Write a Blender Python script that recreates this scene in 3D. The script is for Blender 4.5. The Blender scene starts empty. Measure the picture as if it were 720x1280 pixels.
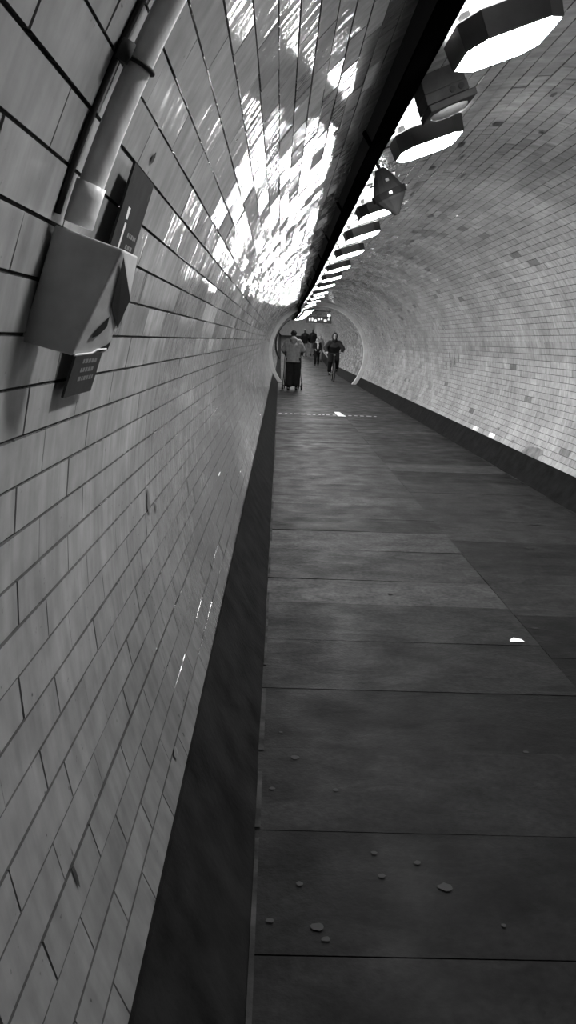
import bpy, bmesh, math, random
from mathutils import Vector, Matrix
random.seed(11)
PI = math.pi
rad = math.radians
scn = bpy.context.scene
COL = scn.collection

# ------------------------------------------------------------------ tunnel geometry
R, CX, ZC = 1.74, 1.35, 1.04          # bore of the near section
R2, RING_Y = 1.64, 28.0               # slightly narrower bore beyond the ring
Y0, Y1 = -7.0, 72.0

def rise(y):                           # the far end of the tunnel climbs
    if y < 36: return 0.0
    if y < 52: return 0.0021 * (y - 36) ** 2
    return 0.0021 * 256 + 0.0672 * (y - 52)

def P(y, deg, r):
    a = rad(deg)
    return Vector((CX + r * math.cos(a), y, ZC + rise(y) + r * math.sin(a)))

# ------------------------------------------------------------------ helpers
class MB:
    def __init__(s): s.v, s.f = [], []
    def add(s, vs, fs):
        o = len(s.v); s.v += [tuple(v) for v in vs]; s.f += [tuple(i + o for i in f) for f in fs]; return s
    def hexa(s, p):                    # 8 corners: bottom loop 0-3, top loop 4-7
        return s.add(p, [(3,2,1,0),(4,5,6,7),(0,1,5,4),(1,2,6,5),(2,3,7,6),(3,0,4,7)])
    def box(s, c, d, rz=0):
        c = Vector(c); x, y, z = d[0]/2, d[1]/2, d[2]/2
        m = Matrix.Rotation(rz, 3, 'Z')
        return s.hexa([c + m @ Vector(q) for q in ((-x,-y,-z),(x,-y,-z),(x,y,-z),(-x,y,-z),(-x,-y,z),(x,-y,z),(x,y,z),(-x,y,z))])
    def prism(s, pts, z0, z1, taper=1.0, ax='z'):
        n = len(pts)
        cx = sum(p[0] for p in pts)/n; cy = sum(p[1] for p in pts)/n
        lo = [(p[0], p[1], z0) for p in pts]
        hi = [(cx+(p[0]-cx)*taper, cy+(p[1]-cy)*taper, z1) for p in pts]
        vs = lo + hi
        if ax == 'y': vs = [(v[0], v[2], v[1]) for v in vs]
        if ax == 'x': vs = [(v[2], v[0], v[1]) for v in vs]
        return s.add(vs, [tuple(range(n))[::-1], tuple(range(n, 2*n))] + [(i, (i+1) % n, n+(i+1) % n, n+i) for i in range(n)])
    def tube(s, pts, rs, n=10, flat=1.0, closed=False):
        pts = [Vector(p) for p in pts]
        if not isinstance(rs, (list, tuple)): rs = [rs]*len(pts)
        vs, k = [], len(pts)
        up = None
        for i, p in enumerate(pts):
            if closed: t = pts[(i+1) % k] - pts[i-1]
            else: t = pts[min(i+1, k-1)] - pts[max(i-1, 0)]
            t.normalize()
            if up is None: up = Vector((0,0,1)) if abs(t.z) < .9 else Vector((0,1,0))
            u = t.cross(up)
            if u.length < 1e-4: u = t.orthogonal()
            u.normalize(); w = u.cross(t).normalized(); up = w
            for j in range(n):
                a = 2*PI*j/n
                vs.append(p + rs[i]*(math.cos(a)*u + math.sin(a)*flat*w))
        fs = []
        for i in range(k if closed else k-1):
            i2 = (i+1) % k
            for j in range(n): fs.append((i*n+j, i*n+(j+1) % n, i2*n+(j+1) % n, i2*n+j))
        if not closed: fs += [tuple(range(n))[::-1], tuple(range((k-1)*n, k*n))]
        return s.add(vs, fs)
    def ell(s, c, r, nu=14, nv=9, rot=None):
        c = Vector(c)
        if not isinstance(r, (list, tuple)): r = (r, r, r)
        vs = [Vector((0,0,r[2]))]
        for i in range(1, nv):
            t = PI*i/nv
            for j in range(nu):
                a = 2*PI*j/nu
                vs.append(Vector((r[0]*math.sin(t)*math.cos(a), r[1]*math.sin(t)*math.sin(a), r[2]*math.cos(t))))
        vs.append(Vector((0,0,-r[2])))
        if rot: vs = [rot @ v for v in vs]
        vs = [c+v for v in vs]
        fs = [(0, 1+j, 1+(j+1) % nu) for j in range(nu)]
        for i in range(nv-2):
            for j in range(nu):
                a = 1+i*nu; fs.append((a+j, a+nu+j, a+nu+(j+1) % nu, a+(j+1) % nu))
        a = 1+(nv-2)*nu; b = len(vs)-1
        fs += [(a+j, b, a+(j+1) % nu) for j in range(nu)]
        return s.add(vs, fs)
    def cap(s, p, q, r0, r1=None, n=12):   # capsule with tapered ends
        r1 = r0 if r1 is None else r1
        s.tube([p, q], [r0, r1], n); s.ell(p, r0); s.ell(q, r1); return s
    def build(s, name, m, parent=None, smooth=False, bevel=0, fix=True):
        me = bpy.data.meshes.new(name); me.from_pydata(s.v, [], s.f)
        if fix or bevel:
            bm = bmesh.new(); bm.from_mesh(me)
            if bevel:
                bmesh.ops.bevel(bm, geom=list(bm.edges), offset=bevel, segments=2, affect='EDGES', profile=.5)
            bmesh.ops.recalc_face_normals(bm, faces=bm.faces); bm.to_mesh(me); bm.free()
        if smooth:
            for p in me.polygons: p.use_smooth = True
        me.materials.append(m)
        return link(name, me, parent)

def link(name, me, parent=None):
    o = bpy.data.objects.new(name, me); COL.objects.link(o)
    if parent: o.parent = parent
    return o

def remeshed(mb, name, m, parent, voxel=.012, sm=4):
    me = bpy.data.meshes.new(name); me.from_pydata(mb.v, [], mb.f)
    bm = bmesh.new(); bm.from_mesh(me)
    bmesh.ops.recalc_face_normals(bm, faces=bm.faces); bm.to_mesh(me); bm.free()
    t = bpy.data.objects.new('tmp', me); COL.objects.link(t)
    r = t.modifiers.new('r', 'REMESH'); r.mode = 'VOXEL'; r.voxel_size = voxel; r.use_smooth_shade = True
    if sm:
        q = t.modifiers.new('s', 'SMOOTH'); q.iterations = sm; q.factor = .5
    dg = bpy.context.evaluated_depsgraph_get()
    new = bpy.data.meshes.new_from_object(t.evaluated_get(dg)); new.name = name
    bpy.data.objects.remove(t); bpy.data.meshes.remove(me)
    new.materials.clear(); new.materials.append(m)
    for p in new.polygons: p.use_smooth = True
    return link(name, new, parent)

def tag(o, label=None, cat=None, group=None, kind=None):
    for k, v in (('label', label), ('category', cat), ('group', group), ('kind', kind)):
        if v: o[k] = v
    return o
def empty(name, mat=None, loc=(0,0,0), rz=0, **kw):
    o = bpy.data.objects.new(name, None); COL.objects.link(o); o.empty_display_size = .1
    if mat is not None: o.matrix_world = mat
    else: o.location = loc; o.rotation_euler = (0, 0, rz)
    return tag(o, **kw)
def copy_tree(o, parent=None):
    c = o.copy(); COL.objects.link(c); c.parent = parent
    for ch in [x for x in ALLCH.get(o.name, o.children)]: copy_tree(ch, c)
    return c
ALLCH = {}

# ------------------------------------------------------------------ materials
def mat(name, col=.5, rough=.5, metal=0, spec=.5, noise=0, nscale=8, bump=0, bscale=60):
    m = bpy.data.materials.new(name); m.use_nodes = True
    nt = m.node_tree; b = nt.nodes['Principled BSDF']
    b.inputs['Base Color'].default_value = (col, col, col, 1)
    b.inputs['Roughness'].default_value = rough; b.inputs['Metallic'].default_value = metal
    b.inputs['Specular IOR Level'].default_value = spec
    tc = nt.nodes.new('ShaderNodeTexCoord')
    if noise:
        n = nt.nodes.new('ShaderNodeTexNoise'); n.inputs['Scale'].default_value = nscale; n.inputs['Detail'].default_value = 6
        nt.links.new(tc.outputs['Object'], n.inputs['Vector'])
        r = nt.nodes.new('ShaderNodeMapRange'); r.inputs[1].default_value = .3; r.inputs[2].default_value = .7
        r.inputs[3].default_value = col*(1-noise); r.inputs[4].default_value = col*(1+noise)
        nt.links.new(n.outputs['Fac'], r.inputs[0]); nt.links.new(r.outputs[0], b.inputs['Base Color'])
    if bump:
        n = nt.nodes.new('ShaderNodeTexNoise'); n.inputs['Scale'].default_value = bscale; n.inputs['Detail'].default_value = 4
        nt.links.new(tc.outputs['Object'], n.inputs['Vector'])
        u = nt.nodes.new('ShaderNodeBump'); u.inputs['Strength'].default_value = bump; u.inputs['Distance'].default_value = .01
        nt.links.new(n.outputs['Fac'], u.inputs['Height']); nt.links.new(u.outputs[0], b.inputs['Normal'])
    return m
def emis(name, strength):
    m = bpy.data.materials.new(name); m.use_nodes = True
    b = m.node_tree.nodes['Principled BSDF']
    b.inputs['Base Color'].default_value = (.9,.9,.9,1)
    b.inputs['Emission Color'].default_value = (1,1,1,1); b.inputs['Emission Strength'].default_value = strength
    return m

def tile_material():
    m = bpy.data.materials.new('glazed_tile'); m.use_nodes = True
    nt = m.node_tree; N = nt.nodes.new; L = nt.links.new; b = nt.nodes['Principled BSDF']
    at = N('ShaderNodeAttribute'); at.attribute_name = 'shade'
    tc = N('ShaderNodeTexCoord')
    uv = N('ShaderNodeUVMap'); uv.uv_map = 'UVMap'
    def noise(src, sc, det=5, mp=None):
        n = N('ShaderNodeTexNoise'); n.inputs['Scale'].default_value = sc; n.inputs['Detail'].default_value = det
        if mp:
            k = N('ShaderNodeMapping'); k.inputs['Scale'].default_value = mp; L(src, k.inputs[0]); L(k.outputs[0], n.inputs['Vector'])
        else: L(src, n.inputs['Vector'])
        return n.outputs['Fac']
    def rng(x, a, c, lo, hi):
        r = N('ShaderNodeMapRange'); r.clamp = True
        for i, q in enumerate((a, c, lo, hi)): r.inputs[i+1].default_value = q
        L(x, r.inputs[0]); return r.outputs[0]
    def mul(a, c):
        k = N('ShaderNodeMath'); k.operation = 'MULTIPLY'; L(a, k.inputs[0]); L(c, k.inputs[1]); return k.outputs[0]
    big = rng(noise(tc.outputs['Object'], 1.6), .32, .68, .72, 1.0)
    streak = rng(noise(uv.outputs[0], 1.0, 5, (26, 3.0, 1)), .38, .62, .82, 1.0)   # run-down grime
    speck = rng(noise(tc.outputs['Object'], 48, 3), .22, .30, .35, 1.0)
    fine = rng(noise(tc.outputs['Object'], 14, 6), .3, .7, .78, 1.06)
    v = mul(mul(mul(at.outputs['Fac'], big), mul(streak, speck)), fine)
    L(v, b.inputs['Base Color'])
    L(rng(noise(tc.outputs['Object'], 9, 5),   .3, .7, .04, .15), b.inputs['Roughness'])
    b.inputs['Specular IOR Level'].default_value = .22
    u = N('ShaderNodeBump'); u.inputs['Strength'].default_value = .16; u.inputs['Distance'].default_value = .006
    L(noise(tc.outputs['Object'], 22, 3), u.inputs['Height'])
    ge = N('ShaderNodeNewGeometry'); ta = N('ShaderNodeAttribute'); ta.attribute_name = 'tilt'
    ad = N('ShaderNodeVectorMath'); ad.operation = 'ADD'; L(ge.outputs['Normal'], ad.inputs[0]); L(ta.outputs['Vector'], ad.inputs[1])
    no = N('ShaderNodeVectorMath'); no.operation = 'NORMALIZE'; L(ad.outputs[0], no.inputs[0]); L(no.outputs[0], u.inputs['Normal'])
    u2 = N('ShaderNodeBump'); u2.inputs['Strength'].default_value = .30; u2.inputs['Distance'].default_value = .006   # ripples in the hand-dipped glaze
    L(noise(uv.outputs[0], 1.0, 2, (24, 3.5, 1)), u2.inputs['Height']); L(u.outputs[0], u2.inputs['Normal']); L(u2.outputs[0], b.inputs['Normal'])
    return m
def slab_material():
    m = bpy.data.materials.new('flagstone'); m.use_nodes = True
    nt = m.node_tree; N = nt.nodes.new; L = nt.links.new; b = nt.nodes['Principled BSDF']
    at = N('ShaderNodeAttribute'); at.attribute_name = 'shade'
    tc = N('ShaderNodeTexCoord')
    def rng(x, a, c, lo, hi):
        r = N('ShaderNodeMapRange'); r.clamp = True
        for i, q in enumerate((a, c, lo, hi)): r.inputs[i+1].default_value = q
        L(x, r.inputs[0]); return r.outputs[0]
    def noise(sc, det, mp=(1,1,1), dist=0):
        k = N('ShaderNodeMapping'); k.inputs['Scale'].default_value = mp; L(tc.outputs['Object'], k.inputs[0])
        n = N('ShaderNodeTexNoise'); n.inputs['Scale'].default_value = sc; n.inputs['Detail'].default_value = det
        n.inputs['Distortion'].default_value = dist
        L(k.outputs[0], n.inputs['Vector']); return n.outputs['Fac']
    def mul(a, c):
        k = N('ShaderNodeMath'); k.operation = 'MULTIPLY'; L(a, k.inputs[0]); L(c, k.inputs[1]); return k.outputs[0]
    vein = noise(3.2, 8, (1, 2.2, 1), 1.4)
    v = mul(mul(at.outputs['Fac'], rng(vein, .3, .7, .55, 1.35)), mul(rng(noise(40, 5), .3, .7, .55, 1.4), rng(noise(7, 6), .62, .74, 1.0, 1.5)))
    L(v, b.inputs['Base Color'])
    L(rng(noise(4, 6), .3, .7, .5, .72), b.inputs['Roughness'])
    b.inputs['Specular IOR Level'].default_value = .06
    u = N('ShaderNodeBump'); u.inputs['Strength'].default_value = .5; u.inputs['Distance'].default_value = .008
    L(vein, u.inputs['Height'])
    u2 = N('ShaderNodeBump'); u2.inputs['Strength'].default_value = .35; u2.inputs['Distance'].default_value = .004
    L(noise(90, 4), u2.inputs['Height']); L(u.outputs[0], u2.inputs['Normal']); L(u2.outputs[0], b.inputs['Normal'])
    return m

M = dict(
    tile=tile_material(), slab=slab_material(),
    grout=mat('grout', .035, .9, noise=.4, nscale=20),
    bed=mat('slab_bed', .006, .9),
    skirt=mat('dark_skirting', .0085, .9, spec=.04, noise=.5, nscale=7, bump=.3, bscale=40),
    dust=mat('dusty_edge', .022, .9, spec=.1, noise=.7, nscale=9, bump=.5, bscale=30),
    black=mat('black_paint', .014, .7, spec=.15, bump=.1, bscale=25),
    traysteel=mat('tray_paint', .001, .9, spec=0, noise=.4, nscale=4),
    housing=mat('lamp_housing', .025, .4, noise=.3, nscale=12),
    grey=mat('grey_paint', .55, .6, spec=.25, noise=.12, nscale=30, bump=.05, bscale=90),
    greydark=mat('dark_grey_paint', .035, .7, spec=.2, noise=.25, nscale=18),
    pipe=mat('pipe_paint', .8, .38, noise=.15, nscale=25, bump=.08, bscale=60),
    cable=mat('cable_rubber', .012, .6),
    sign=mat('sign_face', .030, .8, spec=.08, noise=.25, nscale=20),
    white=mat('white_print', .75, .5), pale=mat('worn_print', .13, .5, noise=.3, nscale=60),
    signlight=mat('sign_print', .6, .5, noise=.3, nscale=30),
    steel=mat('dull_steel', .3, .35, metal=.8), rim=mat('bright_rim', .8, .3),
    patch=mat('bare_patch', .09, .9, noise=.4, nscale=40), hole=mat('hole_dark', .01, .9),
    repair=mat('repair_mortar', .16, .9, noise=.4, nscale=12), ring=mat('pale_ring', .5, .5, noise=.15, nscale=5),
    paper=mat('paper', .8, .7), gum=mat('gum', .035, .95, spec=.03), drain=mat('drain_mark', .35, .7, noise=.4, nscale=20),
    skin=mat('skin', .24, .5), hair=mat('hair', .015, .6), hoodie=mat('hoodie_cloth', .10, .85, noise=.25, nscale=14, bump=.3, bscale=30),
    dark=mat('dark_cloth', .008, .9, spec=.1, noise=.3, nscale=12, bump=.3, bscale=30), navy=mat('jacket_cloth', .014, .8, spec=.2, noise=.4, nscale=10, bump=.4, bscale=25),
    palecloth=mat('pale_cloth', .42, .85, noise=.2, nscale=12), midcloth=mat('mid_cloth', .12, .85, noise=.2, nscale=12),
    shoe=mat('shoe_leather', .01, .8, spec=.15), rubber=mat('tyre_rubber', .012, .7), chrome=mat('bike_metal', .25, .3, metal=.9),
    lamp=emis('lamp_diffuser', 135), up=emis('lamp_upper_glow', 16), globe=emis('globe_glow', 2.5),
)

# ------------------------------------------------------------------ tunnel lining of real tiles
TH_, TL = 2.42, .285                   # course height in degrees (about 73 mm), tile length
def lining(name, a0, a1, kind='structure'):
    """a0<a1 in whole courses from ANG0; near bore and narrower far bore"""
    vs, fs, mi, sh, uvs, tl = [], [], [], [], [], []
    cur = [(0.0, 0.0, 0.0)]
    def quad(p, m, s, uv):
        o = len(vs); vs.extend(p); fs.append((o, o+1, o+2, o+3)); mi.append(m); sh.append(s); uvs.extend(uv); tl.extend(cur[0])
    rnd = random.Random(sum(map(ord, name)))
    for (ya, yb, r) in ((Y0, RING_Y, R), (RING_Y, Y1, R2)):
        ny = int((yb-ya)/1.0)
        na = a1-a0
        for i in range(na):            # mortar bed
            for j in range(ny):
                y_, y2 = ya+(yb-ya)*j/ny, ya+(yb-ya)*(j+1)/ny
                A, B = ANG0+(a0+i)*TH_, ANG0+(a0+i+1)*TH_
                quad([P(y_, A, r), P(y_, B, r), P(y2, B, r), P(y2, A, r)], 0, .3, [(0,0)]*4)
        for i in range(a0, a1):
            A, B = ANG0+i*TH_, ANG0+(i+1)*TH_
            mid = (A+B)/2
            off = (.5 if i % 2 else 0)*TL + rnd.uniform(-.03, .03)
            y = ya - TL + off
            course = rnd.uniform(-.0012, .0012)
            cs = rnd.uniform(.95, 1.03)
            low = 1.10 if (mid < 9 or mid > 300) else 1.0   # lighter courses at the foot of the right side
            while y < yb:
                y_, y2 = max(y, ya), min(y+TL, yb); y += TL
                if y2-y_ < .03: continue
                gv, gy = .0013/r*57.3, (.0005 if y2 < 5 else .0008)
                near = y2 < 15
                h = .0046 + course + rnd.uniform(-.001, .001)
                s = .50*cs*low*rnd.choice((1,1,1,.98,.96,.94,1.02,.91))
                if rnd.random() < .008: s *= .55
                if 240 > mid > 176 and y_ < 8: s *= 1 - .62*min(1, (mid-172)/26)*min(1, (8-y_)/3)  # near lower left: grime, plus tone lowered against the nearest lamp's light
                g_ = .06 if mid < 168 else .013
                cur[0] = (rnd.gauss(0, g_)*.7, rnd.gauss(0, g_)*.45, rnd.gauss(0, g_)*.7)   # every tile is bedded at a slightly different tilt
                k = (.0007 if y_ < 2.5 else .0013)*(1 if mid < 168 else .45)
                c = [h+rnd.uniform(-k, k) for _ in range(3)]; c.append(c[0]+c[2]-c[1])
                A2, B2 = A+gv, B-gv; ya2, yb2 = y_+gy, y2-gy
                uv = [(ya2, rad(A2)*r), (ya2, rad(B2)*r), (yb2, rad(B2)*r), (yb2, rad(A2)*r)]
                if near:
                    be, bd = .003, .0022/r*57.3
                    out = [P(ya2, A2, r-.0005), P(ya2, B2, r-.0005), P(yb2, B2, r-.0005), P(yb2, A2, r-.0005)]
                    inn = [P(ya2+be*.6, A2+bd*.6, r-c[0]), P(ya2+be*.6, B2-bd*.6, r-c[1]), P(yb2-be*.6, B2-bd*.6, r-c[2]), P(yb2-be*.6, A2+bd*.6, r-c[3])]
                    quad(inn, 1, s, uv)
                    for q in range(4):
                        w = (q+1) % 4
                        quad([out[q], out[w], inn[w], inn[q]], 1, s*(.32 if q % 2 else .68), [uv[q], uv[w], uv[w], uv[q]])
                else:
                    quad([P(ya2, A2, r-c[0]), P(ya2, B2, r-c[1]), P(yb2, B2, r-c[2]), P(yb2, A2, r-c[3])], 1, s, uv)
    me = bpy.data.meshes.new(name); me.from_pydata([tuple(v) for v in vs], [], fs)
    me.materials.append(M['grout']); me.materials.append(M['tile'])
    me.polygons.foreach_set('material_index', mi)
    a = me.attributes.new('shade', 'FLOAT', 'FACE'); a.data.foreach_set('value', sh)
    a = me.attributes.new('tilt', 'FLOAT_VECTOR', 'FACE'); a.data.foreach_set('vector', tl)
    u = me.uv_layers.new(name='UVMap'); u.data.foreach_set('uv', [q for t in uvs for q in t])
    me.update()
    return tag(link(name, me), kind='structure')
ANG0 = 156.8 - 76*TH_                  # a course joint falls at 156.8 degrees
# total courses from the right floor edge to the left floor edge
i_lo = math.ceil((-28.5-ANG0)/TH_); i_hi = math.floor((206.2-ANG0)/TH_)
i_c0 = round((48-ANG0)/TH_); i_c1 = round((132-ANG0)/TH_)
wall_right = lining('wall_right', i_lo, i_c0)
ceiling = lining('ceiling', i_c0, i_c1)
wall_left = lining('wall_left', i_c1, i_hi)
SK_R, SK_L = ANG0+i_lo*TH_, ANG0+i_hi*TH_

# dark skirting bands down to the floor
def skirting(name, a_top, a_bot):
    mb = MB(); ys = []
    y = Y0
    while y < Y1+.01: ys.append(y); y += 1.0
    for (ya, yb, r) in ((Y0, RING_Y, R), (RING_Y, Y1, R2)):
        yy = [q for q in ys if ya <= q <= yb]
        n = 5
        for q, w in zip(yy, yy[1:]):
            for i in range(n):
                A, B = a_top+(a_bot-a_top)*i/n, a_top+(a_bot-a_top)*(i+1)/n
                mb.add([P(q, A, r-.012), P(q, B, r-.012), P(w, B, r-.012), P(w, A, r-.012)], [(0,1,2,3)])
            mb.add([P(q, a_top, r-.012), P(w, a_top, r-.012), P(w, a_top, r+.03), P(q, a_top, r+.03)], [(0,1,2,3)])
    return tag(mb.build(name, M['skirt'], fix=False), kind='structure')
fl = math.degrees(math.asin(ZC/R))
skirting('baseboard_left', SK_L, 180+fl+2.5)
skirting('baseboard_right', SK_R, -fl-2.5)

# ring where the bore narrows
mb = MB(); n = 90
for i in range(n):
    A, B = -40+260*i/n, -40+260*(i+1)/n
    for (ya, ra), (yb, rb) in (((27.9, R), (27.9, R2-.03)), ((27.9, R2-.03), (28.1, R2-.03)), ((28.1, R2-.03), (28.1, R2))):
        mb.add([P(ya, A, ra), P(ya, B, ra), P(yb, B, rb), P(yb, A, rb)], [(0,1,2,3)])
tag(mb.build('trim_1', M['ring']), kind='structure')

# end wall, far up the climb
mb = MB()
mb.add([P(Y1, -40+260*i/60, R2) for i in range(61)], [tuple(range(61))])
tag(mb.build('wall_end', M['ring'], fix=False), kind='structure')

# floor: two rows of flagstones
def floor():
    vs, fs, mi, sh = [], [], [], []
    def quad(p, m, s):
        o = len(vs); vs.extend(p); fs.append((o, o+1, o+2, o+3)); mi.append(m); sh.append(s)
    rnd = random.Random(5)
    hw = math.sqrt(R*R-ZC*ZC)
    xl, xr, xm = CX-hw-.015, CX+hw+.015, CX+.0
    def z(y, d=0): return rise(y)+d
    y = Y0
    while y < Y1:
        quad([Vector((xl, y, z(y,-.006))), Vector((xr, y, z(y,-.006))), Vector((xr, y+1, z(y+1,-.006))), Vector((xl, y+1, z(y+1,-.006)))], 0, .02); y += 1
    left = [1.61, 2.1, 2.59, 3.09, 3.65, 4.21, 4.67, 5.38, 5.95, 6.41, 6.95, 7.35, 8.0, 8.66, 9.2, 9.9, 10.5]
    right = [1.61, 2.1, 2.86, 3.09, 3.5, 4.1, 4.9, 5.75, 6.2, 6.8, 7.7, 8.3, 9.0, 9.6, 10.4]
    for row, (xa, xb) in ((left, (xl, xm)), (right, (xm, xr))):
        js = list(row)
        while js[0] > Y0: js.insert(0, js[0]-rnd.uniform(.45, .6))
        while js[-1] < Y1: js.append(js[-1]+rnd.uniform(.42, .62))
        js = [min(max(j, Y0), Y1) for j in js]
        for a, b in zip(js, js[1:]):
            if b-a < .05: continue
            g = rnd.choice((.003,.0012,.0008,.0018)); d = [rnd.uniform(-.0025, .0025) for _ in range(4)]
            s = .019*rnd.choice((1, 1, .65, 1.3, 1.7, .8, .55, 1.15))
            if a < 3.6: s *= .4  # near slabs painted darker: dim light put into their albedo
            x0, x1, y0, y1 = xa+g*.5, xb-g*.5, a+g, b-g
            t = [Vector((x0, y0, z(y0, d[0]))), Vector((x1, y0, z(y0, d[1]))), Vector((x1, y1, z(y1, d[2]))), Vector((x0, y1, z(y1, d[3])))]
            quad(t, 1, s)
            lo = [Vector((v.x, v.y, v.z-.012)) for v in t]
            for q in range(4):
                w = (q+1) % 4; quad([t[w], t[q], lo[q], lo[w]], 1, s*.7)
    me = bpy.data.meshes.new('floor'); me.from_pydata([tuple(v) for v in vs], [], fs)
    me.materials.append(M['bed']); me.materials.append(M['slab'])
    me.polygons.foreach_set('material_index', mi)
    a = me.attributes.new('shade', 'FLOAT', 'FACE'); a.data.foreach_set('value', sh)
    me.update()
    return tag(link('floor', me), kind='structure')
FLOOR = floor()

# dusty seam where floor meets skirting
for nm, x, w in (('trim_2', -.022, .010), ('trim_3', 2.715, .025)):
    mb = MB(); rnd = random.Random(3); y = 0.5
    while y < 27:
        l = rnd.uniform(.3, 1.2); a = rnd.uniform(.3, 1)*w
        mb.add([(x-a, y, .005), (x+a, y, .005), (x+a*.8, y+l, .005), (x-a*.8, y+l, .005)], [(0,1,2,3)])
        y += l+rnd.uniform(.02, .5)
    tag(mb.build(nm, M['dust'], fix=False), kind='structure')

def blob(c, rx, ry, n=11, seed=0, e1=Vector((1,0,0)), e2=Vector((0,1,0))):
    r = random.Random(seed); c = Vector(c)
    return [c + e1*(rx*math.cos(2*PI*i/n)*r.uniform(.7,1.1)) + e2*(ry*math.sin(2*PI*i/n)*r.uniform(.7,1.1)) for i in range(n)]
# flattened spots trodden into the floor
spots = [(.32,2.00,.010),(.44,1.96,.012),(.33,1.90,.012),(.50,1.86,.022),(.10,1.86,.012),(.14,1.70,.018),(.02,2.32,.011),(.23,2.32,.012),
         (.05,2.70,.009),(.02,1.72,.012),(.16,1.66,.012),(.62,1.72,.008),(.1,2.52,.018),(.95,2.6,.012),(1.4,3.9,.02),(.7,4.4,.018),(2.0,4.6,.02),(1.9,5.6,.04),(2.2,6.4,.05)]
for i, (x, y, r) in enumerate(spots):
    mb = MB(); p = blob((x, y, .0045), r, r*.8, seed=i); mb.add(p, [tuple(range(len(p)))])
    tag(mb.build('spot', M['gum'], FLOOR, fix=False), kind='structure')
# row of pale dashes across the floor and a square plate
mb = MB(); rnd = random.Random(8); x = .02
while x < 2.0:
    l = rnd.uniform(.04, .11); mb.add([(x,15.75,.006),(x+l,15.75,.006),(x+l,15.87,.006),(x,15.87,.006)], [(0,1,2,3)]); x += l+rnd.uniform(.02,.07)
tag(mb.build('dash_row', M['drain'], FLOOR, fix=False), kind='structure')
mb = MB().add([(1.20,15.55,.011),(1.36,15.50,.011),(1.30,16.5,.011),(1.18,16.5,.011)], [(0,1,2,3)])
tag(mb.build('plate', M['signlight'], FLOOR, fix=False), kind='structure')

# bare patches and chips in the glaze
def wallmark(parent, y, ang, w, h, m, seed, name='chip', n=11):
    c = P(y, ang, R-.0088)
    t = (P(y, ang+.5, R)-P(y, ang-.5, R)).normalized()
    p = blob(c, w/2, h/2, n, seed, Vector((0,1,0)), t)
    mb = MB(); mb.add(p, [tuple(range(n))]); tag(mb.build(name, m, parent, fix=False), kind='structure')
wallmark(wall_left, 2.30, 182.6, .05, .085, M['patch'], 1)
wallmark(wall_left, 2.42, 184.0, .025, .04, M['patch'], 2)
wallmark(wall_left, 1.455, 155.8, .022, .022, M['hole'], 3, 'hole')
wallmark(wall_left, 2.62, 154.6, .03, .02, M['hole'], 4, 'hole')
wallmark(wall_left, 1.9, 203, .05, .03, M['patch'], 9)
wallmark(wall_left, 1.15, 196, .012, .05, M['hole'], 12)
wallmark(wall_left, .98, 170, .02, .03, M['patch'], 14)
wallmark(wall_left, 3.4, 200, .04, .05, M['patch'], 15)
wallmark(wall_left, 4.3, 150.5, .10, .04, M['patch'], 16)
wallmark(wall_right, 8.85, 333, .6, .22, M['repair'], 5, 'repair_patch', 9)
wallmark(wall_right, 8.7, 335.5, .55, .10, M['repair'], 6, 'repair_patch', 8)
for i, (y, a) in enumerate(((13.6, 7.0), (13.9, 5.0), (14.2, 3.2), (14.3, 8.0), (14.6, 1.5))):
    wallmark(wall_right, y, a, .10, .17, M['patch'], 20+i)
    wallmark(wall_right, y+.3, a-1.2, .45, .015, M['repair'], 30+i)
for i, (y, a) in enumerate(((12.3,-16),(11.2,-20),(10.4,-22),(13.4,-14),(15.5,-10),(9.6,-24.5),(17,-8),(12.9,-21))):
    wallmark(wall_right, y, a, .16, .05, M['repair'], 40+i)
for i, (y, a, w, h) in enumerate(((5.1,92.5,.12,.07),(5.6,96,.16,.05),(6.3,98,.16,.05),(5.2,82.5,.05,.04),(6.6,88,.25,.02),(6.0,93,.2,.016),(7.4,97,.25,.02),(4.5,88,.10,.03),(4.9,78,.3,.012),(8.6,84,.25,.06),(10.5,80,.3,.05),(12,72,.3,.08))):
    wallmark(ceiling, y, a, w, h, M['patch'], 60+i)

# ------------------------------------------------------------------ fittings on the ceiling
def tilt(y, ang, r=R):                 # frame on the lining: local -z points to the tunnel axis, y along the tunnel
    p = P(y, ang, r); a = rad(ang)
    out = Vector((math.cos(a), 0, math.sin(a))); yv = Vector((0,1,0)); x = yv.cross(out)
    m = Matrix((x, yv, out)).transposed().to_4x4(); m.translation = p
    return m
def octagon(w, d, c):
    x, y = w/2, d/2
    return [(-x+c,-y),(x-c,-y),(x,-y+c),(x,y-c),(x-c,y),(-x+c,y),(-x,y-c),(-x,-y+c)]

def make_lamp():
    root = empty('bulkhead_lamp')
    t = 0
    mb = MB(); o, i_ = octagon(.375,.36,.07), octagon(.345,.33,.062)
    vs, fs = [], []
    for z, pts in ((-.052, i_), (-.060, o), (-.148, octagon(.36,.345,.068)), (-.152, i_)):
        vs += [(p[0], p[1], z) for p in pts]
    for k in range(3):
        for j in range(8): fs.append((k*8+j, k*8+(j+1) % 8, (k+1)*8+(j+1) % 8, (k+1)*8+j))
    h = mb.add(vs, fs).build('housing', M['housing'], root)
    mb = MB()
    mb.add([(p[0], p[1], -.150) for p in i_] + [(p[0]*.86, p[1]*.86, -.166) for p in i_],
           [(j, (j+1) % 8, 8+(j+1) % 8, 8+j) for j in range(8)] + [tuple(range(8, 16))])
    mb.build('diffuser', M['lamp'], root)
    mb = MB(); q = octagon(.31,.29,.06); mb.add([(p[0], p[1], -.0525) for p in q], [tuple(range(8))])
    mb.build('upper_diffuser', M['up'], root, fix=False)
    for s in (-1, 1):
        MB().box((s*.12, 0, -.026), (.03, .05, .052)).build('bracket', M['housing'], root)
    return root
lamp0 = make_lamp()
bpy.context.view_layer.update()
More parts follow.
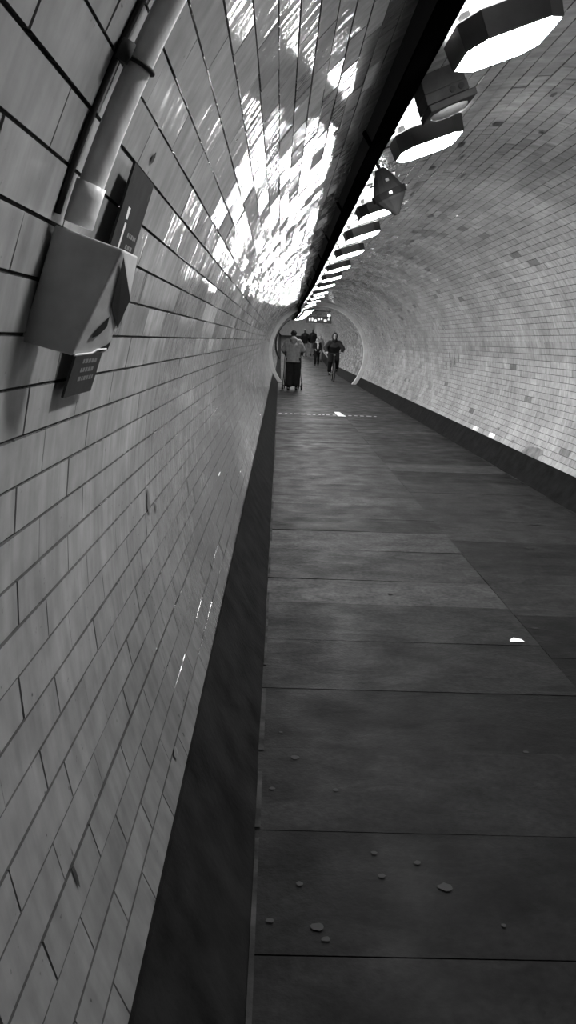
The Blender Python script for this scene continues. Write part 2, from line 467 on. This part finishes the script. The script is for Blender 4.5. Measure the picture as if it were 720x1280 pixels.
lamp_ys = [1.45, 3.12, 4.65, 7.02, 8.61, 10.46, 12.65, 14.7, 16.85, 19.5]
y = 21.3
while y < 70: lamp_ys.append(y); y += 2.33  # farthest lamps added to light the otherwise dark bore past the ring
def lamp_ang(y): return 104 + 6.8*max(0, min(1, (20-y)/17)) + .5*math.sin(y*3)
LL = {3.12: 'largest white octagonal lamp at the top of the photo, ahead of the boxy ceiling unit',
      4.65: 'second white ceiling lamp, long dark side, just behind the boxy ceiling unit',
      7.02: 'white ceiling lamp half hidden behind the pointed hanging housing',
      8.61: 'first white ceiling lamp past the pointed hanging housing',
      10.46: 'second white ceiling lamp past the pointed hanging housing',
      12.65: 'third white ceiling lamp past the pointed hanging housing',
      14.7: 'fourth white ceiling lamp past the pointed hanging housing',
      16.85: 'fifth white ceiling lamp past the pointed hanging housing',
      19.5: 'sixth white ceiling lamp past the pointed hanging housing'}
first = True
for y in lamp_ys:
    o = lamp0 if first else copy_tree(lamp0)
    first = False
    r = R if y < RING_Y-.3 else R2
    o.matrix_world = tilt(y, lamp_ang(y), r-.004)
    if y < 2: lab = 'white octagonal ceiling lamp above the grey wall box, beyond the top of the photo'
    elif y in LL: lab = LL[y]
    elif y < RING_Y: lab = 'small bright ceiling lamp in the merged bright strip before the pale ring'
    else: lab = 'small bright ceiling lamp in the merged bright strip beyond the pale ring, a row extended to light the far bore'
    tag(o, lab, 'lamp', 'white ceiling lamps in one line along the tunnel')

# cable tray along the ceiling
def tray_ang(y): return 121.6 - 5.5*max(0, min(1, (y-5)/12))
root = empty('cable_tray', label='long black cable tray running along the ceiling left of the lamps', cat='cable tray')
def sweep(mb, ya, yb, r0, r1, halfw, step=.5):
    sec = []; y = ya
    while True:
        r = R if y < RING_Y-.2 else R2
        a = tray_ang(y); d = halfw/r*57.3
        sec.append([P(y, a-d, r-r0), P(y, a+d, r-r0), P(y, a+d, r-r1), P(y, a-d, r-r1)])
        if y >= yb: break
        y = min(y+step, yb)
    vs = [p for s in sec for p in s]; fs = [(0,1,2,3), tuple(len(vs)-4+i for i in (3,2,1,0))]
    for k in range(len(sec)-1):
        for j in range(4): fs.append((k*4+j, k*4+(j+1) % 4, k*4+4+(j+1) % 4, k*4+4+j))
    mb.add(vs, fs)
mb = MB(); sweep(mb, -3, 46, .008, .075, .058); mb.build('trunking', M['black'], root)
mb = MB(); sweep(mb, -3, 46, .076, .084, .066); mb.build('lid', M['traysteel'], root)
for y in (2.2, 4.2, 6.3, 8.3, 10.3, 12.3, 14.3, 16.3, 18.3, 20.3, 22.3, 24.3, 26.3):
    mb = MB(); sweep(mb, y, y+.05, .006, .088, .071, .05); mb.build('joint_strap', M['traysteel'], root)
# end piece of the tray turning down the left side
mb = MB(); mb.tube([P(46, 121-i*-3.4, R2-.05) for i in range(28)], .05, 8)
tag(mb.build('conduit', M['black']), 'dark conduit dropping down the far left wall from the tray end', 'conduit')
# thin leads from tray to lamps
for yy, a0, a1, lab in ((3.95, 119, 114, 'thin black lead from tray to the boxy ceiling unit'), (5.0, 119, 115.0, 'thin black lead from tray towards the second ceiling lamp')):
    mb = MB(); mb.tube([P(yy+.01*i, a0+(a1-a0)*i/5, R-.012) for i in range(6)], .005, 6)
    tag(mb.build('cable', M['cable']), lab, 'cable')

# boxy unit with two round holes
root = empty('ceiling_unit', tilt(3.80, 113.6), label='dark boxy unit with two round holes on ceiling between the two nearest lamps', cat='speaker')
MB().prism([(-.09,-.07),(.09,-.07),(.09,.12),(-.09,.12)], -.004, -.085, 1.06).build('back_box', M['greydark'], root, bevel=.004)
MB().box((0,.02,-.108), (.195,.20,.046)).build('body', M['greydark'], root, bevel=.004)
for x in (.025, .065):
    mb = MB(); mb.tube([(x,-.079,-.108),(x,-.0865,-.108)], .013, 14); mb.build('socket', M['hole'], root)
MB().box((.012,.02,-.150), (.215,.23,.030)).build('lower_plate', M['greydark'], root, bevel=.005)
mb = MB(); mb.ell((.01,.02,-.166), (.09,.09,.022)); mb.build('lens', M['grey'], root, smooth=True)

# pointed housing hanging from the ceiling
root = empty('hanging_housing', tilt(5.42, 116.0), label='dark pointed housing with a cross band hanging below the ceiling', cat='camera')
def loft(mb, secs, n=14):
    vs = []; fs = []
    for (z, rx, ry) in secs:
        vs += [(rx*math.cos(2*PI*j/n), ry*math.sin(2*PI*j/n), z) for j in range(n)]
    for k in range(len(secs)-1):
        for j in range(n): fs.append((k*n+j, k*n+(j+1) % n, (k+1)*n+(j+1) % n, (k+1)*n+j))
    fs += [tuple(range(n))[::-1], tuple(range((len(secs)-1)*n, len(secs)*n))]
    return mb.add(vs, fs)
loft(MB(), [(-.055,.030,.018),(-.07,.042,.03),(-.13,.074,.05),(-.20,.104,.06)]).build('upper_body', M['greydark'], root, smooth=False)
loft(MB(), [(-.201,.118,.064),(-.242,.116,.064)]).build('band', M['black'], root)
loft(MB(), [(-.243,.102,.058),(-.26,.094,.055),(-.345,.026,.02),(-.36,.014,.012)]).build('lower_cone', M['greydark'], root)
mb = MB(); mb.tube([(-.05,-.01,-.085),(-.045,-.01,-.04),(-.025,-.01,-.015),(.0,-.01,-.006),(.025,-.01,-.015),(.045,-.01,-.04),(.06,-.01,-.062)], .006, 8)
mb.build('hoop', M['rim'], root, smooth=True)
MB().box((0,-.066,-.222), (.02,.008,.018)).build('badge', M['rim'], root)
MB().box((.01,-.056,-.14), (.02,.006,.018)).build('badge', M['grey'], root)
mb = MB(); mb.tube([(0,0,.01),(0,0,-.05)], .012, 10); mb.build('stem', M['black'], root)

# ------------------------------------------------------------------ pipe, box and narrow sign on the left wall
root = empty('wall_pipe', label='painted conduit pipe curving up the left wall above the grey box', cat='pipe')
mb = MB(); mb.tube([P(1.085+.0012*i, 161.2-i*1.25, R-.030) for i in range(31)], .0165, 18); mb.build('tube', M['pipe'], root, smooth=True)
mb = MB(); mb.tube([P(1.085, 161.3-i*.6, R-.030) for i in range(4)], .0195, 18); mb.build('coupling', M['pipe'], root, smooth=True)
mb = MB(); mb.tube([P(1.055+.0012*i, 161.2-i*1.25, R-.009) for i in range(31)], .0045, 8); mb.build('cable', M['cable'], root, smooth=True)
mb = MB()
c = P(1.092, 154.2, R-.030); out = (c-P(1.092, 154.2, 0)).normalized(); yv = Vector((0,1,0)); tv = yv.cross(out)
arc = [c - out*(.0185*math.cos(t)) + yv*(.0185*math.sin(t)) for t in [(-1.6+.32*i) for i in range(11)]]
arc = [arc[0]+out*.022-yv*.012, arc[0]+out*.022] + arc + [arc[-1]+out*.022, arc[-1]+out*.022+yv*.012]
mb.tube(arc, .0035, 8); mb.tube([c+out*.012-yv*.034+tv*.012, c+out*.012-yv*.034-tv*.012], .009, 8)
mb.build('clip', M['greydark'], root, smooth=True)

root = empty('wall_box', loc=(-.30, 1.06, 1.50), label='grey metal box with chipped lower corner on left wall under the pipe', cat='box')
o = Vector((-.30, 1.06, 1.50))
near = [(-.293,1.585),(-.206,1.557),(-.276,1.420),(-.343,1.437)]
far_ = [(-.293,1.585),(-.200,1.556),(-.212,1.500),(-.247,1.424),(-.343,1.437)]
mb = MB()
vs = [Vector((x, 1.06, z))-o for x, z in near] + [Vector((x, 1.135, z))-o for x, z in far_]
mb.add(vs, [(0,1,2,3),(8,7,6,5,4),(0,4,5,1),(1,5,6),(1,6,7,2),(2,7,8,3),(3,8,4,0)])
body = mb.build('casing', M['grey'], root, bevel=.0025)
# inward side: slot and chipped corner sit on face 1-6-7-2
p1, p6, p7, p2 = vs[1], vs[6], vs[7], vs[2]
nrm = (p6-p1).cross(p2-p1).normalized()
if nrm.x < 0: nrm = -nrm
def on(u, v): return (p1.lerp(p6, u)).lerp(p2.lerp(p7, u), v) + nrm*.0022
mb = MB(); q = [on(.52,.50), on(.60,.62), on(.45,.76), on(.28,.80), on(.30,.70)]; mb.add(q, [tuple(range(5))]); mb.build('slot', M['hole'], root, fix=False)
mb = MB(); q = [on(.95,.78), on(.96,.93), on(.72,.97), on(.70,.90), on(.84,.86)]; mb.add(q, [tuple(range(5))]); mb.build('notch', M['hole'], root, fix=False)
mb = MB(); q = [on(.06,.03), on(.97,.03), on(.97,.55), on(.42,.40)]; mb.add(q, [tuple(range(4))]); mb.build('side_shade', M['greydark'], root, fix=False)  # dark patch painted for the shaded upper part of the side face
mb = MB(); mb.tube([on(.02,.985), on(.5,.975), on(.62,.93), on(.9,.92)], .0016, 6); mb.build('edge_lip', M['rim'], root)

# narrow sign plate standing just off the wall
root = empty('wall_sign', loc=(-.29, 1.38, 1.53), label='narrow dark sign plate behind the grey box with a white stroke and faint lettering', cat='sign')
o = Vector((-.29, 1.38, 1.53))
top, bot = Vector((-.236, 0, 1.712)), Vector((-.343, 0, 1.350))
ax = (top-bot).normalized(); nin = Vector((ax.z, 0, -ax.x))           # into the tunnel
def sp(u, v, d=0):                    # u across 0-1 (along tunnel), v down 0-1
    y = (1.300+.182*u) - .055*v
    return top.lerp(bot, v) + Vector((0, y, 0)) + nin*d - o
mb = MB(); mb.hexa([sp(0,1,0), sp(1,1,0), sp(1,0,0), sp(0,0,0), sp(0,1,.004), sp(1,1,.004), sp(1,0,.004), sp(0,0,.004)])
mb.build('plate', M['sign'], root)
for v in (.06, .94):
    mb = MB(); c = sp(.5, v, -.004); mb.tube([c-nin*.03, c], .006, 8); mb.build('spacer', M['black'], root)
def mark(pts, m, nm, d=.0046):
    mb = MB(); mb.add([sp(u, v, d) for u, v in pts], [tuple(range(len(pts)))]); mb.build(nm, m, root, fix=False)
mark([(.22,.165),(.32,.165),(.32,.215),(.24,.215)], M['white'], 'lettering')
mark([(.26,.23),(.33,.23),(.33,.365),(.40,.385),(.40,.40),(.22,.40),(.22,.385),(.27,.365)], M['white'], 'lettering')
rnd = random.Random(4)
for (v0, u0, u1) in ((.26,.5,.85),(.31,.55,.8),(.37,.5,.85),(.42,.35,.5),(.835,.3,.8),(.875,.3,.8),(.915,.3,.85)):
    u = u0
    while u < u1:
        w = rnd.uniform(.05,.10); mark([(u,v0),(u+w,v0),(u+w,v0+.02),(u,v0+.02)], M['pale'], 'lettering'); u += w+.025
for (u, v) in ((.12,.06),(.9,.07)):
    mark([(u-.03,v-.015),(u+.03,v-.015),(u+.03,v+.015),(u-.03,v+.015)], M['hole'], 'screw')

# ------------------------------------------------------------------ hanging sign and globe beyond the ring
SX, SY, SZ = 1.39, 29.2, 2.215
root = empty('hanging_sign', loc=(SX, SY, SZ), label='dark framed hanging sign with worn pale lettering beyond the pale ring', cat='sign')
MB().box((0,0,0), (.86,.04,.22)).build('board', M['sign'], root)
mb = MB()
for z in (-.11, .11): mb.box((0,0,z), (.90,.06,.022))
for x in (-.44, .44): mb.box((x,0,0), (.022,.06,.24))
mb.build('frame', M['black'], root)
for x in (-.36, .36):
    mb = MB(); mb.tube([(x,0,.11),(x,0,.33)], .008, 8); mb.build('rod', M['black'], root)
MB().box((0,0,.31), (.86,.03,.03)).build('mounting_bar', M['black'], root)
rnd = random.Random(21); x = -.37
while x < .36:
    w = rnd.uniform(.06,.13); h = rnd.uniform(.09,.16); z = rnd.uniform(-.03,.03)
    mb = MB(); p = blob((x+w/2,-.0215,z), w/2, h/2, 8, int(x*1000)+900, Vector((1,0,0)), Vector((0,0,1))); mb.add(p, [tuple(range(8))])
    mb.build('lettering', M['signlight'], root, fix=False); x += w+rnd.uniform(.01,.04)
root = empty('globe_lamp', loc=(1.735, 28.9, 2.37), label='small round glowing lamp at the top right of the hanging sign', cat='lamp')
MB().ell((0,0,0), .05).build('globe', M['globe'], root, smooth=True)
mb = MB(); mb.tube([(0,0,.045),(0,0,.255)], .01, 8); mb.build('stem', M['black'], root)

# ------------------------------------------------------------------ scrap of paper on the floor
mb = MB()
mb.add([(-.035,-.012,.001),(.0,-.022,.008),(.04,-.006,.002),(.03,.016,.006),(-.01,.022,.012),(-.032,.012,.003)], [(0,1,4,5),(1,2,3,4)])
o = mb.build('paper_scrap', M['paper'], fix=False); o.location = (1.243, 3.70, .003)
tag(o, 'small crumpled white paper scrap lying on the flagstone floor', 'paper')

# ------------------------------------------------------------------ people
def hand(mb, wrist, d, nrm, side, curl=.9):
    wrist = Vector(wrist); d = Vector(d).normalized(); nrm = Vector(nrm); nrm = (nrm-d*nrm.dot(d)).normalized()
    lat = d.cross(nrm)*side           # towards the thumb
    k = wrist+d*.085
    for q in (-.030, -.010, .010, .028):
        mb.tube([wrist+lat*q*.6, wrist+d*.05+lat*q, k+lat*q], [.014,.015,.012], 8)
    for q, ln in ((.030,.070),(.010,.080),(-.010,.074),(-.029,.058)):
        p = k+lat*q; pts = [p]; a = 0
        for s, f in enumerate((.45,.32,.23)):
            a += curl*(.55 if s == 0 else .75)
            p = p + (d*math.cos(a)+nrm*math.sin(a))*ln*f; pts.append(p)
        mb.tube(pts, [.0095,.009,.0085,.0075], 8); mb.ell(pts[-1], .0076, 8, 6)
    b = wrist+d*.025+lat*.026
    p2 = b+lat*.028+d*.026+nrm*.012; p3 = p2+d*.026+nrm*.018-lat*.002
    mb.tube([b, p2, p3], [.013,.011,.0085], 8); mb.ell(p3, .0086, 8, 6)

def person(name_label, loc, rz, J, top, legs_m, group=None, hood=False, hair='short', scarf=False, coat=False, wide=1.0, capm=None, bulk=1.0):
    """J: joints in metres, figure facing local -y"""
    V = {k: Vector(v) for k, v in J.items() if k != 'curl'}
    root = empty('person', loc=loc, rz=rz, label=name_label, cat='person', group=group)
    hd, nk = V['head'], V['neck']
    mb = MB()
    # head with face
    mb.ell(hd+Vector((0,.01,.02)), (.073,.092,.10)); mb.ell(hd+Vector((0,-.022,-.045)), (.055,.066,.072))
    mb.tube([hd+Vector((0,-.084,.02)), hd+Vector((0,-.104,-.018)), hd+Vector((0,-.086,-.026))], [.009,.014,.010], 8)
    mb.ell(hd+Vector((0,-.078,-.058)), (.026,.012,.008)); mb.ell(hd+Vector((0,-.078,-.098)), (.022,.018,.016))
    mb.tube([hd+Vector((-.045,-.07,.036)), hd+Vector((0,-.085,.036)), hd+Vector((.045,-.07,.036))], .010, 8)
    for s in (-1, 1): mb.ell(hd+Vector((s*.074,.012,-.005)), (.011,.02,.031))
    mb.tube([hd+Vector((0,.015,-.06)), nk], [.052,.058], 12)
    ch = (V['shl']+V['shr'])/2; pel = (V['hipl']+V['hipr'])/2
    mb.tube([nk, ch+Vector((0,.0,-.02)), ch.lerp(pel,.35), ch.lerp(pel,.7), pel+Vector((0,0,-.03))], [.052,.10,.12,.115,.13], 14, .68)
    mb.cap(V['shl'], V['shr'], .055)
    for s, q in ((-1,'l'), (1,'r')):
        mb.cap(V['sh'+q], V['el'+q], .047, .038); mb.cap(V['el'+q], V['wr'+q], .038, .026)
        mb.cap(V['hip'+q], V['kn'+q], .080, .052); mb.cap(V['kn'+q], V['an'+q], .052, .036)
        f = V.get('ft'+q, Vector((0,-1,0)))
        mb.cap(V['an'+q]+Vector((0,.02,-.02)), V['an'+q]+f*.13+Vector((0,0,-.035)), .034, .026)
        hdir = V.get('hd'+q, V['wr'+q]-V['el'+q]); hn = V.get('hn'+q, Vector((-s,0,0)))
        hand(mb, V['wr'+q], hdir, hn, -s if hn.x*s < 0 else s, J.get('curl', .6))
    remeshed(mb, 'body', M['skin'], root, .0085, 3)
    # eyes
    mb = MB()
    for s in (-1, 1): mb.ell(hd+Vector((s*.030,-.080,.014)), (.012,.008,.007), 8, 6)
    mb.build('eyes', M['hair'], root, smooth=True)
    # trousers
    mb = MB()
    mb.tube([pel+Vector((0,0,.10)), pel+Vector((0,0,-.05))], [.155,.165], 16, .8)
    for s, q in ((-1,'l'), (1,'r')):
        mb.cap(V['hip'+q], V['kn'+q], .098*min(wide,1.35), .072*wide)
        mb.tube([V['kn'+q], V['kn'+q].lerp(V['an'+q],.92)], [.072*wide,.064*wide], 12); mb.ell(V['kn'+q], .072*wide)
    remeshed(mb, 'trousers', legs_m, root, .014, 3)
    # top
    mb = MB()
    hem = pel+Vector((0,0,-.10 if not coat else -.30))
    mb.tube([nk+Vector((0,.01,.025)), ch+Vector((0,0,.0)), ch+Vector((0,0,-.08)), ch.lerp(pel,.5), pel+Vector((0,0,.05)), hem], [.070,.125*bulk,.180*bulk,.182*bulk,.188*bulk,.192*bulk], 18, .78)
    for q in 'lr':
        d = V['sh'+q]-nk
        mb.tube([nk+Vector((0,.01,.015)), nk+d*.45+Vector((0,0,-.025)), V['sh'+q]+Vector((0,0,-.02))], [.072,.085,.085*bulk], 12)
        mb.tube([V['sh'+q]+Vector((0,0,-.03)), V['sh'+q].lerp(V['hip'+q], .55)], [.10*bulk,.10*bulk], 12)
    for q in 'lr':
        mb.cap(V['sh'+q], V['el'+q], .078*bulk, .066*bulk); mb.cap(V['el'+q], V['el'+q].lerp(V['wr'+q],.93), .066*bulk, .046*bulk)
    if hood: mb.tube([nk+Vector((0,.055,.05)), nk+Vector((0,.10,-.02)), nk+Vector((0,.12,-.15))], [.085,.10,.04], 12)
    t = remeshed(mb, 'jacket', top, root, .014, 4)
    if hood == 'up':
        mb = MB(); mb.ell(hd+Vector((0,.028,.015)), (.108,.115,.135)); mb.tube([hd+Vector((0,.02,-.08)), nk+Vector((0,.02,-.03))], [.10,.11], 14)
        me = remeshed(mb, 'hood', top, root, .012, 3)
        # open the front of the hood around the face
        bm = bmesh.new(); bm.from_mesh(me.data)
        kill = [v for v in bm.verts if v.co.y < hd.y-.045 and ((v.co.x-hd.x)/.068)**2+((v.co.z-hd.z+.008)/.092)**2 < 1]
        bmesh.ops.delete(bm, geom=kill, context='VERTS'); bm.to_mesh(me.data); bm.free()
    elif hair:
        mb = MB(); mb.ell(hd+Vector((0,.022,.034)), (.083,.096,.098))
        if hair == 'long': mb.tube([hd+Vector((0,.06,0)), hd+Vector((0,.075,-.10)), hd+Vector((0,.08,-.18))], [.08,.075,.05], 12)
        else: mb.ell(hd+Vector((0,.045,-.035)), (.068,.06,.085))
        if capm: mb.tube([hd+Vector((0,.012,.045)), hd+Vector((0,.012,.02))], [.093,.097], 18)
        h = remeshed(mb, 'woolly_hat' if capm else 'hair', capm or M['hair'], root, .011, 2)
        bm = bmesh.new(); bm.from_mesh(h.data)
        kill = [v for v in bm.verts if v.co.y < hd.y-.02 and v.co.z < hd.z+.055]
        bmesh.ops.delete(bm, geom=kill, context='VERTS'); bm.to_mesh(h.data); bm.free()
    if scarf:
        mb = MB()
        mb.tube([nk+Vector((.085*math.cos(a), .085*math.sin(a)+.0, .0)) for a in [2*PI*i/16 for i in range(16)]], .038, 10, closed=True)
        mb.tube([nk+Vector((.02,-.11,-.02)), nk+Vector((.03,-.165,-.15)), nk+Vector((.03,-.175,-.34))], [.04,.05,.045], 10, .5)
        remeshed(mb, 'scarf', M['palecloth'], root, .010, 2)
    for q in 'lr':
        a = V['an'+q]; f = V.get('ft'+q, Vector((0,-1,0)))
        mb = MB(); mb.tube([a+f*-.055+Vector((0,0,-.042)), a+Vector((0,0,-.03)), a+f*.09+Vector((0,0,-.045)), a+f*.175+Vector((0,0,-.055))], [.036,.047,.043,.028], 12, .85)
        mb.tube([a+Vector((0,0,-.03)), a+Vector((0,0,.05))], [.046,.044], 12)
        s = remeshed(mb, 'shoe', M['shoe'], root, .010, 2)
        lowest = min(v.co.z for v in s.data.vertices)
        if a.z < .12:
            for v in s.data.vertices: v.co.z -= lowest - .002
    return root

def stand(h=1.72, wl=.0, wr=.0, **kw):
    k = h/1.72
    J = dict(head=(0,-.02,1.585), neck=(0,.01,1.455), shl=(-.165,.01,1.375), shr=(.165,.01,1.375),
             ell=(-.235,.03,1.12), elr=(.235,.03,1.12), wrl=(-.235,-.06,.88), wrr=(.235,-.06,.88),
             hipl=(-.09,0,.90), hipr=(.09,0,.90), knl=(-.095,-.02+wl,.49), knr=(.095,-.02+wr,.49),
             anl=(-.10,.02+wl*1.2,.085), anr=(.10,.02+wr*1.2,.085))
    J.update(kw)
    out = {}
    for q, v in J.items():
        out[q] = v if (q == 'curl' or q[:2] in ('ft','hd','hn')) else tuple(c*k for c in v)
    return out

# walker pushing the pram, seen from behind
WX, WY = .40, 23.35
J = stand(1.76, head=(0,-.05,1.585), ell=(-.285,-.03,1.15), elr=(.285,-.03,1.15), wrl=(-.20,-.30,1.01), wrr=(.20,-.30,1.01), curl=1.1,
          hdl=(.1,-.9,.05), hdr=(-.1,-.9,.05), hnl=(0,0,-1), hnr=(0,0,-1), knl=(-.10,-.05,.49), anl=(-.12,-.04,.085), anr=(.11,.07,.085))
person('person seen from behind in a grey hooded top and wide dark trousers pushing a pram', (WX, WY, 0), PI, J, M['hoodie'], M['dark'], hood=True, capm=M['dark'], wide=1.75, bulk=1.15)

# pram (local +y is forward)
root = empty('pram', loc=(WX, WY+.28, 0), label='dark four-wheeled pram pushed by the person in the grey hooded top', cat='pram')
def wheel(root, c, r, tw, name='wheel', spokes=8):
    c = Vector(c)
    mb = MB(); mb.tube([c+Vector((0, r*math.cos(a), r*math.sin(a))) for a in [2*PI*i/28 for i in range(28)]], tw, 8, closed=True)
    w = mb.build(name, M['rubber'], root, smooth=True)
    mb = MB(); mb.tube([c+Vector((0,(r-tw*1.2)*math.cos(a),(r-tw*1.2)*math.sin(a))) for a in [2*PI*i/28 for i in range(28)]], tw*.45, 6, closed=True)
    mb.build('rim', M['chrome'], w, smooth=True)
    mb = MB()
    for i in range(spokes):
        a = 2*PI*i/spokes; mb.tube([c, c+Vector((0,(r-tw)*math.cos(a),(r-tw)*math.sin(a)))], r*.012 if spokes > 10 else r*.05, 5)
    mb.tube([c-Vector((tw*1.4,0,0)), c+Vector((tw*1.4,0,0))], r*.1, 8); mb.build('spokes', M['chrome'], w)
    return w
for x in (-.285, .285): wheel(root, (x,.04,.118), .094, .026)
for x in (-.22, .22): wheel(root, (x,.66,.098), .082, .016)
mb = MB(); mb.tube([(-.285,.04,.118),(.285,.04,.118)], .017, 8); mb.tube([(-.22,.66,.098),(.22,.66,.098)], .011, 8); mb.build('axle', M['black'], root)
for s in (-1, 1):
    mb = MB(); mb.tube([(s*.24,.05,.985),(s*.25,.22,.66),(s*.235,.50,.30),(s*.22,.66,.10)], .013, 8)
    mb.tube([(s*.25,.25,.62),(s*.27,.10,.30),(s*.275,.04,.12)], .012, 8); mb.build('side_frame', M['black'], root, smooth=True)
mb = MB(); mb.tube([(-.24,.05,.985),(-.21,.02,1.01),(.21,.02,1.01),(.24,.05,.985)], .014, 10); mb.build('handle', M['rubber'], root, smooth=True)
mb = MB(); loftv = [(.22,.24,.62),(.22,.30,.42),(.20,.55,.34),(.20,.62,.55)]
mb.add([(-x,y,z) for x,y,z in loftv]+[(x,y,z) for x,y,z in loftv], [(0,1,5,4),(1,2,6,5),(2,3,7,6),(0,3,2,1),(4,5,6,7)]); mb.build('seat', M['dark'], root, fix=False)
mb = MB(); vs = []; 
for i in range(9):
    a = rad(20+i*17); vs += [(-.22,.42-.26*math.cos(a)*.9,.62+.26*math.sin(a)),(.22,.42-.26*math.cos(a)*.9,.62+.26*math.sin(a))]
mb.add(vs, [(2*i,2*i+1,2*i+3,2*i+2) for i in range(8)]); mb.build('canopy', M['dark'], root, fix=False)

# cyclist riding towards the viewpoint
BX, BY = 2.02, 29.6
root = empty('bicycle', loc=(BX, BY, 0), label='dark bicycle ridden by the hooded cyclist beside the right wall', cat='bicycle')
wheel(root, (0,-.53,.345), .322, .022, 'front_wheel', 24); wheel(root, (0,.53,.345), .322, .022, 'rear_wheel', 24)
mb = MB()
bb, sa, ht, hb = (0,.10,.30), (0,.24,.86), (0,-.36,.90), (0,-.40,.74)
for a, b, r in ((bb,sa,.016),(bb,hb,.019),(sa,ht,.016),(ht,hb,.021)): mb.tube([a,b], r, 8)
for s in (-1,1): mb.tube([bb,(s*.06,.53,.345)], .010, 6); mb.tube([(0,.23,.82),(s*.06,.53,.345)], .009, 6)
mb.build('frame', M['black'], root)
mb = MB()
for s in (-1,1): mb.tube([(0,-.405,.72),(s*.05,-.44,.66),(s*.055,-.53,.345)], .011, 8)
mb.build('fork', M['black'], root)
mb = MB(); mb.tube([(0,-.36,.88),(0,-.35,1.03)], .014, 8); mb.tube([(-.30,-.33,1.05),(-.2,-.35,1.05),(0,-.37,1.03),(.2,-.35,1.05),(.30,-.33,1.05)], .012, 8); mb.build('handlebar', M['black'], root)
mb = MB(); mb.ell((0,.30,.965), (.075,.10,.03)); mb.ell((0,.17,.97), (.03,.11,.022)); mb.tube([(0,.24,.84),(0,.26,.95)], .013, 8); mb.build('saddle', M['black'], root, smooth=True)
mb = MB(); mb.tube([(-.08,.10,.30),(.08,.10,.30)], .018, 8); mb.tube([(-.09,.10,.30),(-.09,-.03,.24)], .010, 6); mb.tube([(.09,.10,.30),(.09,.23,.36)], .010, 6); mb.tube([(.06,.10,.30),(.066,.10,.30)], .09, 20); mb.build('crank', M['chrome'], root)
for x, y, z in ((-.14,-.03,.24),(.14,.23,.36)): MB().box((x,y,z), (.09,.09,.022)).build('pedal', M['rubber'], root)
mb = MB(); mb.ell((0,-.44,.98), (.035,.03,.035)); mb.build('headlamp', M['chrome'], root, smooth=True)
J = dict(head=(0,-.10,1.645), neck=(0,-.02,1.50), shl=(-.175,.02,1.415), shr=(.175,.02,1.415), ell=(-.33,-.06,1.22), elr=(.33,-.06,1.22),
         wrl=(-.275,-.245,1.075), wrr=(.275,-.245,1.075), hdl=(0,-.9,-.1), hdr=(0,-.9,-.1), hnl=(0,0,-1), hnr=(0,0,-1), curl=1.2,
         hipl=(-.10,.27,1.02), hipr=(.10,.27,1.02), knl=(-.13,-.14,.72), knr=(.13,-.07,.80), anl=(-.14,.03,.335), anr=(.14,.29,.455))
person('cyclist in a dark hooded jacket riding a bicycle towards the viewer', (BX, BY, 0), 0, J, M['navy'], M['dark'], hood='up', bulk=1.22, wide=1.25)

# the group further off
gy = 43.6
J = stand(1.50, wl=-.10, wr=.10, ell=(-.24,-.0,1.15), elr=(.24,-.0,1.15), wrl=(-.15,-.2,1.02), wrr=(.2,-.18,.98))
person('small person in dark coat and pale scarf walking forward between pram and cyclist', (2.05, gy, rise(gy)), 0, J, M['dark'], M['dark'], scarf=True, hair='short')
gy = 51.5
J = stand(1.68, wl=.08, wr=-.08, ell=(-.30,.05,1.16), wrl=(-.18,-.12,1.0))
person('person in a dark top and grey trousers at left of the far pair', (1.60, gy, rise(gy)), PI, J, M['dark'], M['midcloth'])
J = stand(1.70, wl=-.08, wr=.08)
person('person in a dark top and grey trousers at right of the far pair', (2.12, gy+.3, rise(gy+.3)), PI, J, M['dark'], M['midcloth'])
gy = 47.5
J = stand(1.55, wl=.06, wr=-.06)
person('person in pale clothes near the right wall behind the small person with scarf', (2.38, gy, rise(gy)), 0, J, M['midcloth'], M['midcloth'], hair='short')

# ------------------------------------------------------------------ world, camera
w = bpy.data.worlds.new('world'); scn.world = w; w.use_nodes = True
w.node_tree.nodes['Background'].inputs[0].default_value = (1,1,1,1); w.node_tree.nodes['Background'].inputs[1].default_value = .05
cam = bpy.data.cameras.new('camera'); co = bpy.data.objects.new('camera', cam); COL.objects.link(co)
F = 975.0
cam.sensor_fit = 'HORIZONTAL'; cam.sensor_width = 36; cam.lens = F/720*36; cam.clip_start = .05
co.matrix_world = Matrix.Translation((0,0,1.45)) @ Matrix.Rotation(-rad(1.0041), 4, 'Z') @ Matrix.Rotation(rad(90-12.4085), 4, 'X') @ Matrix.Rotation(rad(2), 4, 'Z')
scn.camera = co
scn.view_settings.view_transform = 'Standard'
scn.view_settings.look = 'None'
scn.view_settings.exposure = .16
scn.cycles.max_bounces = 8
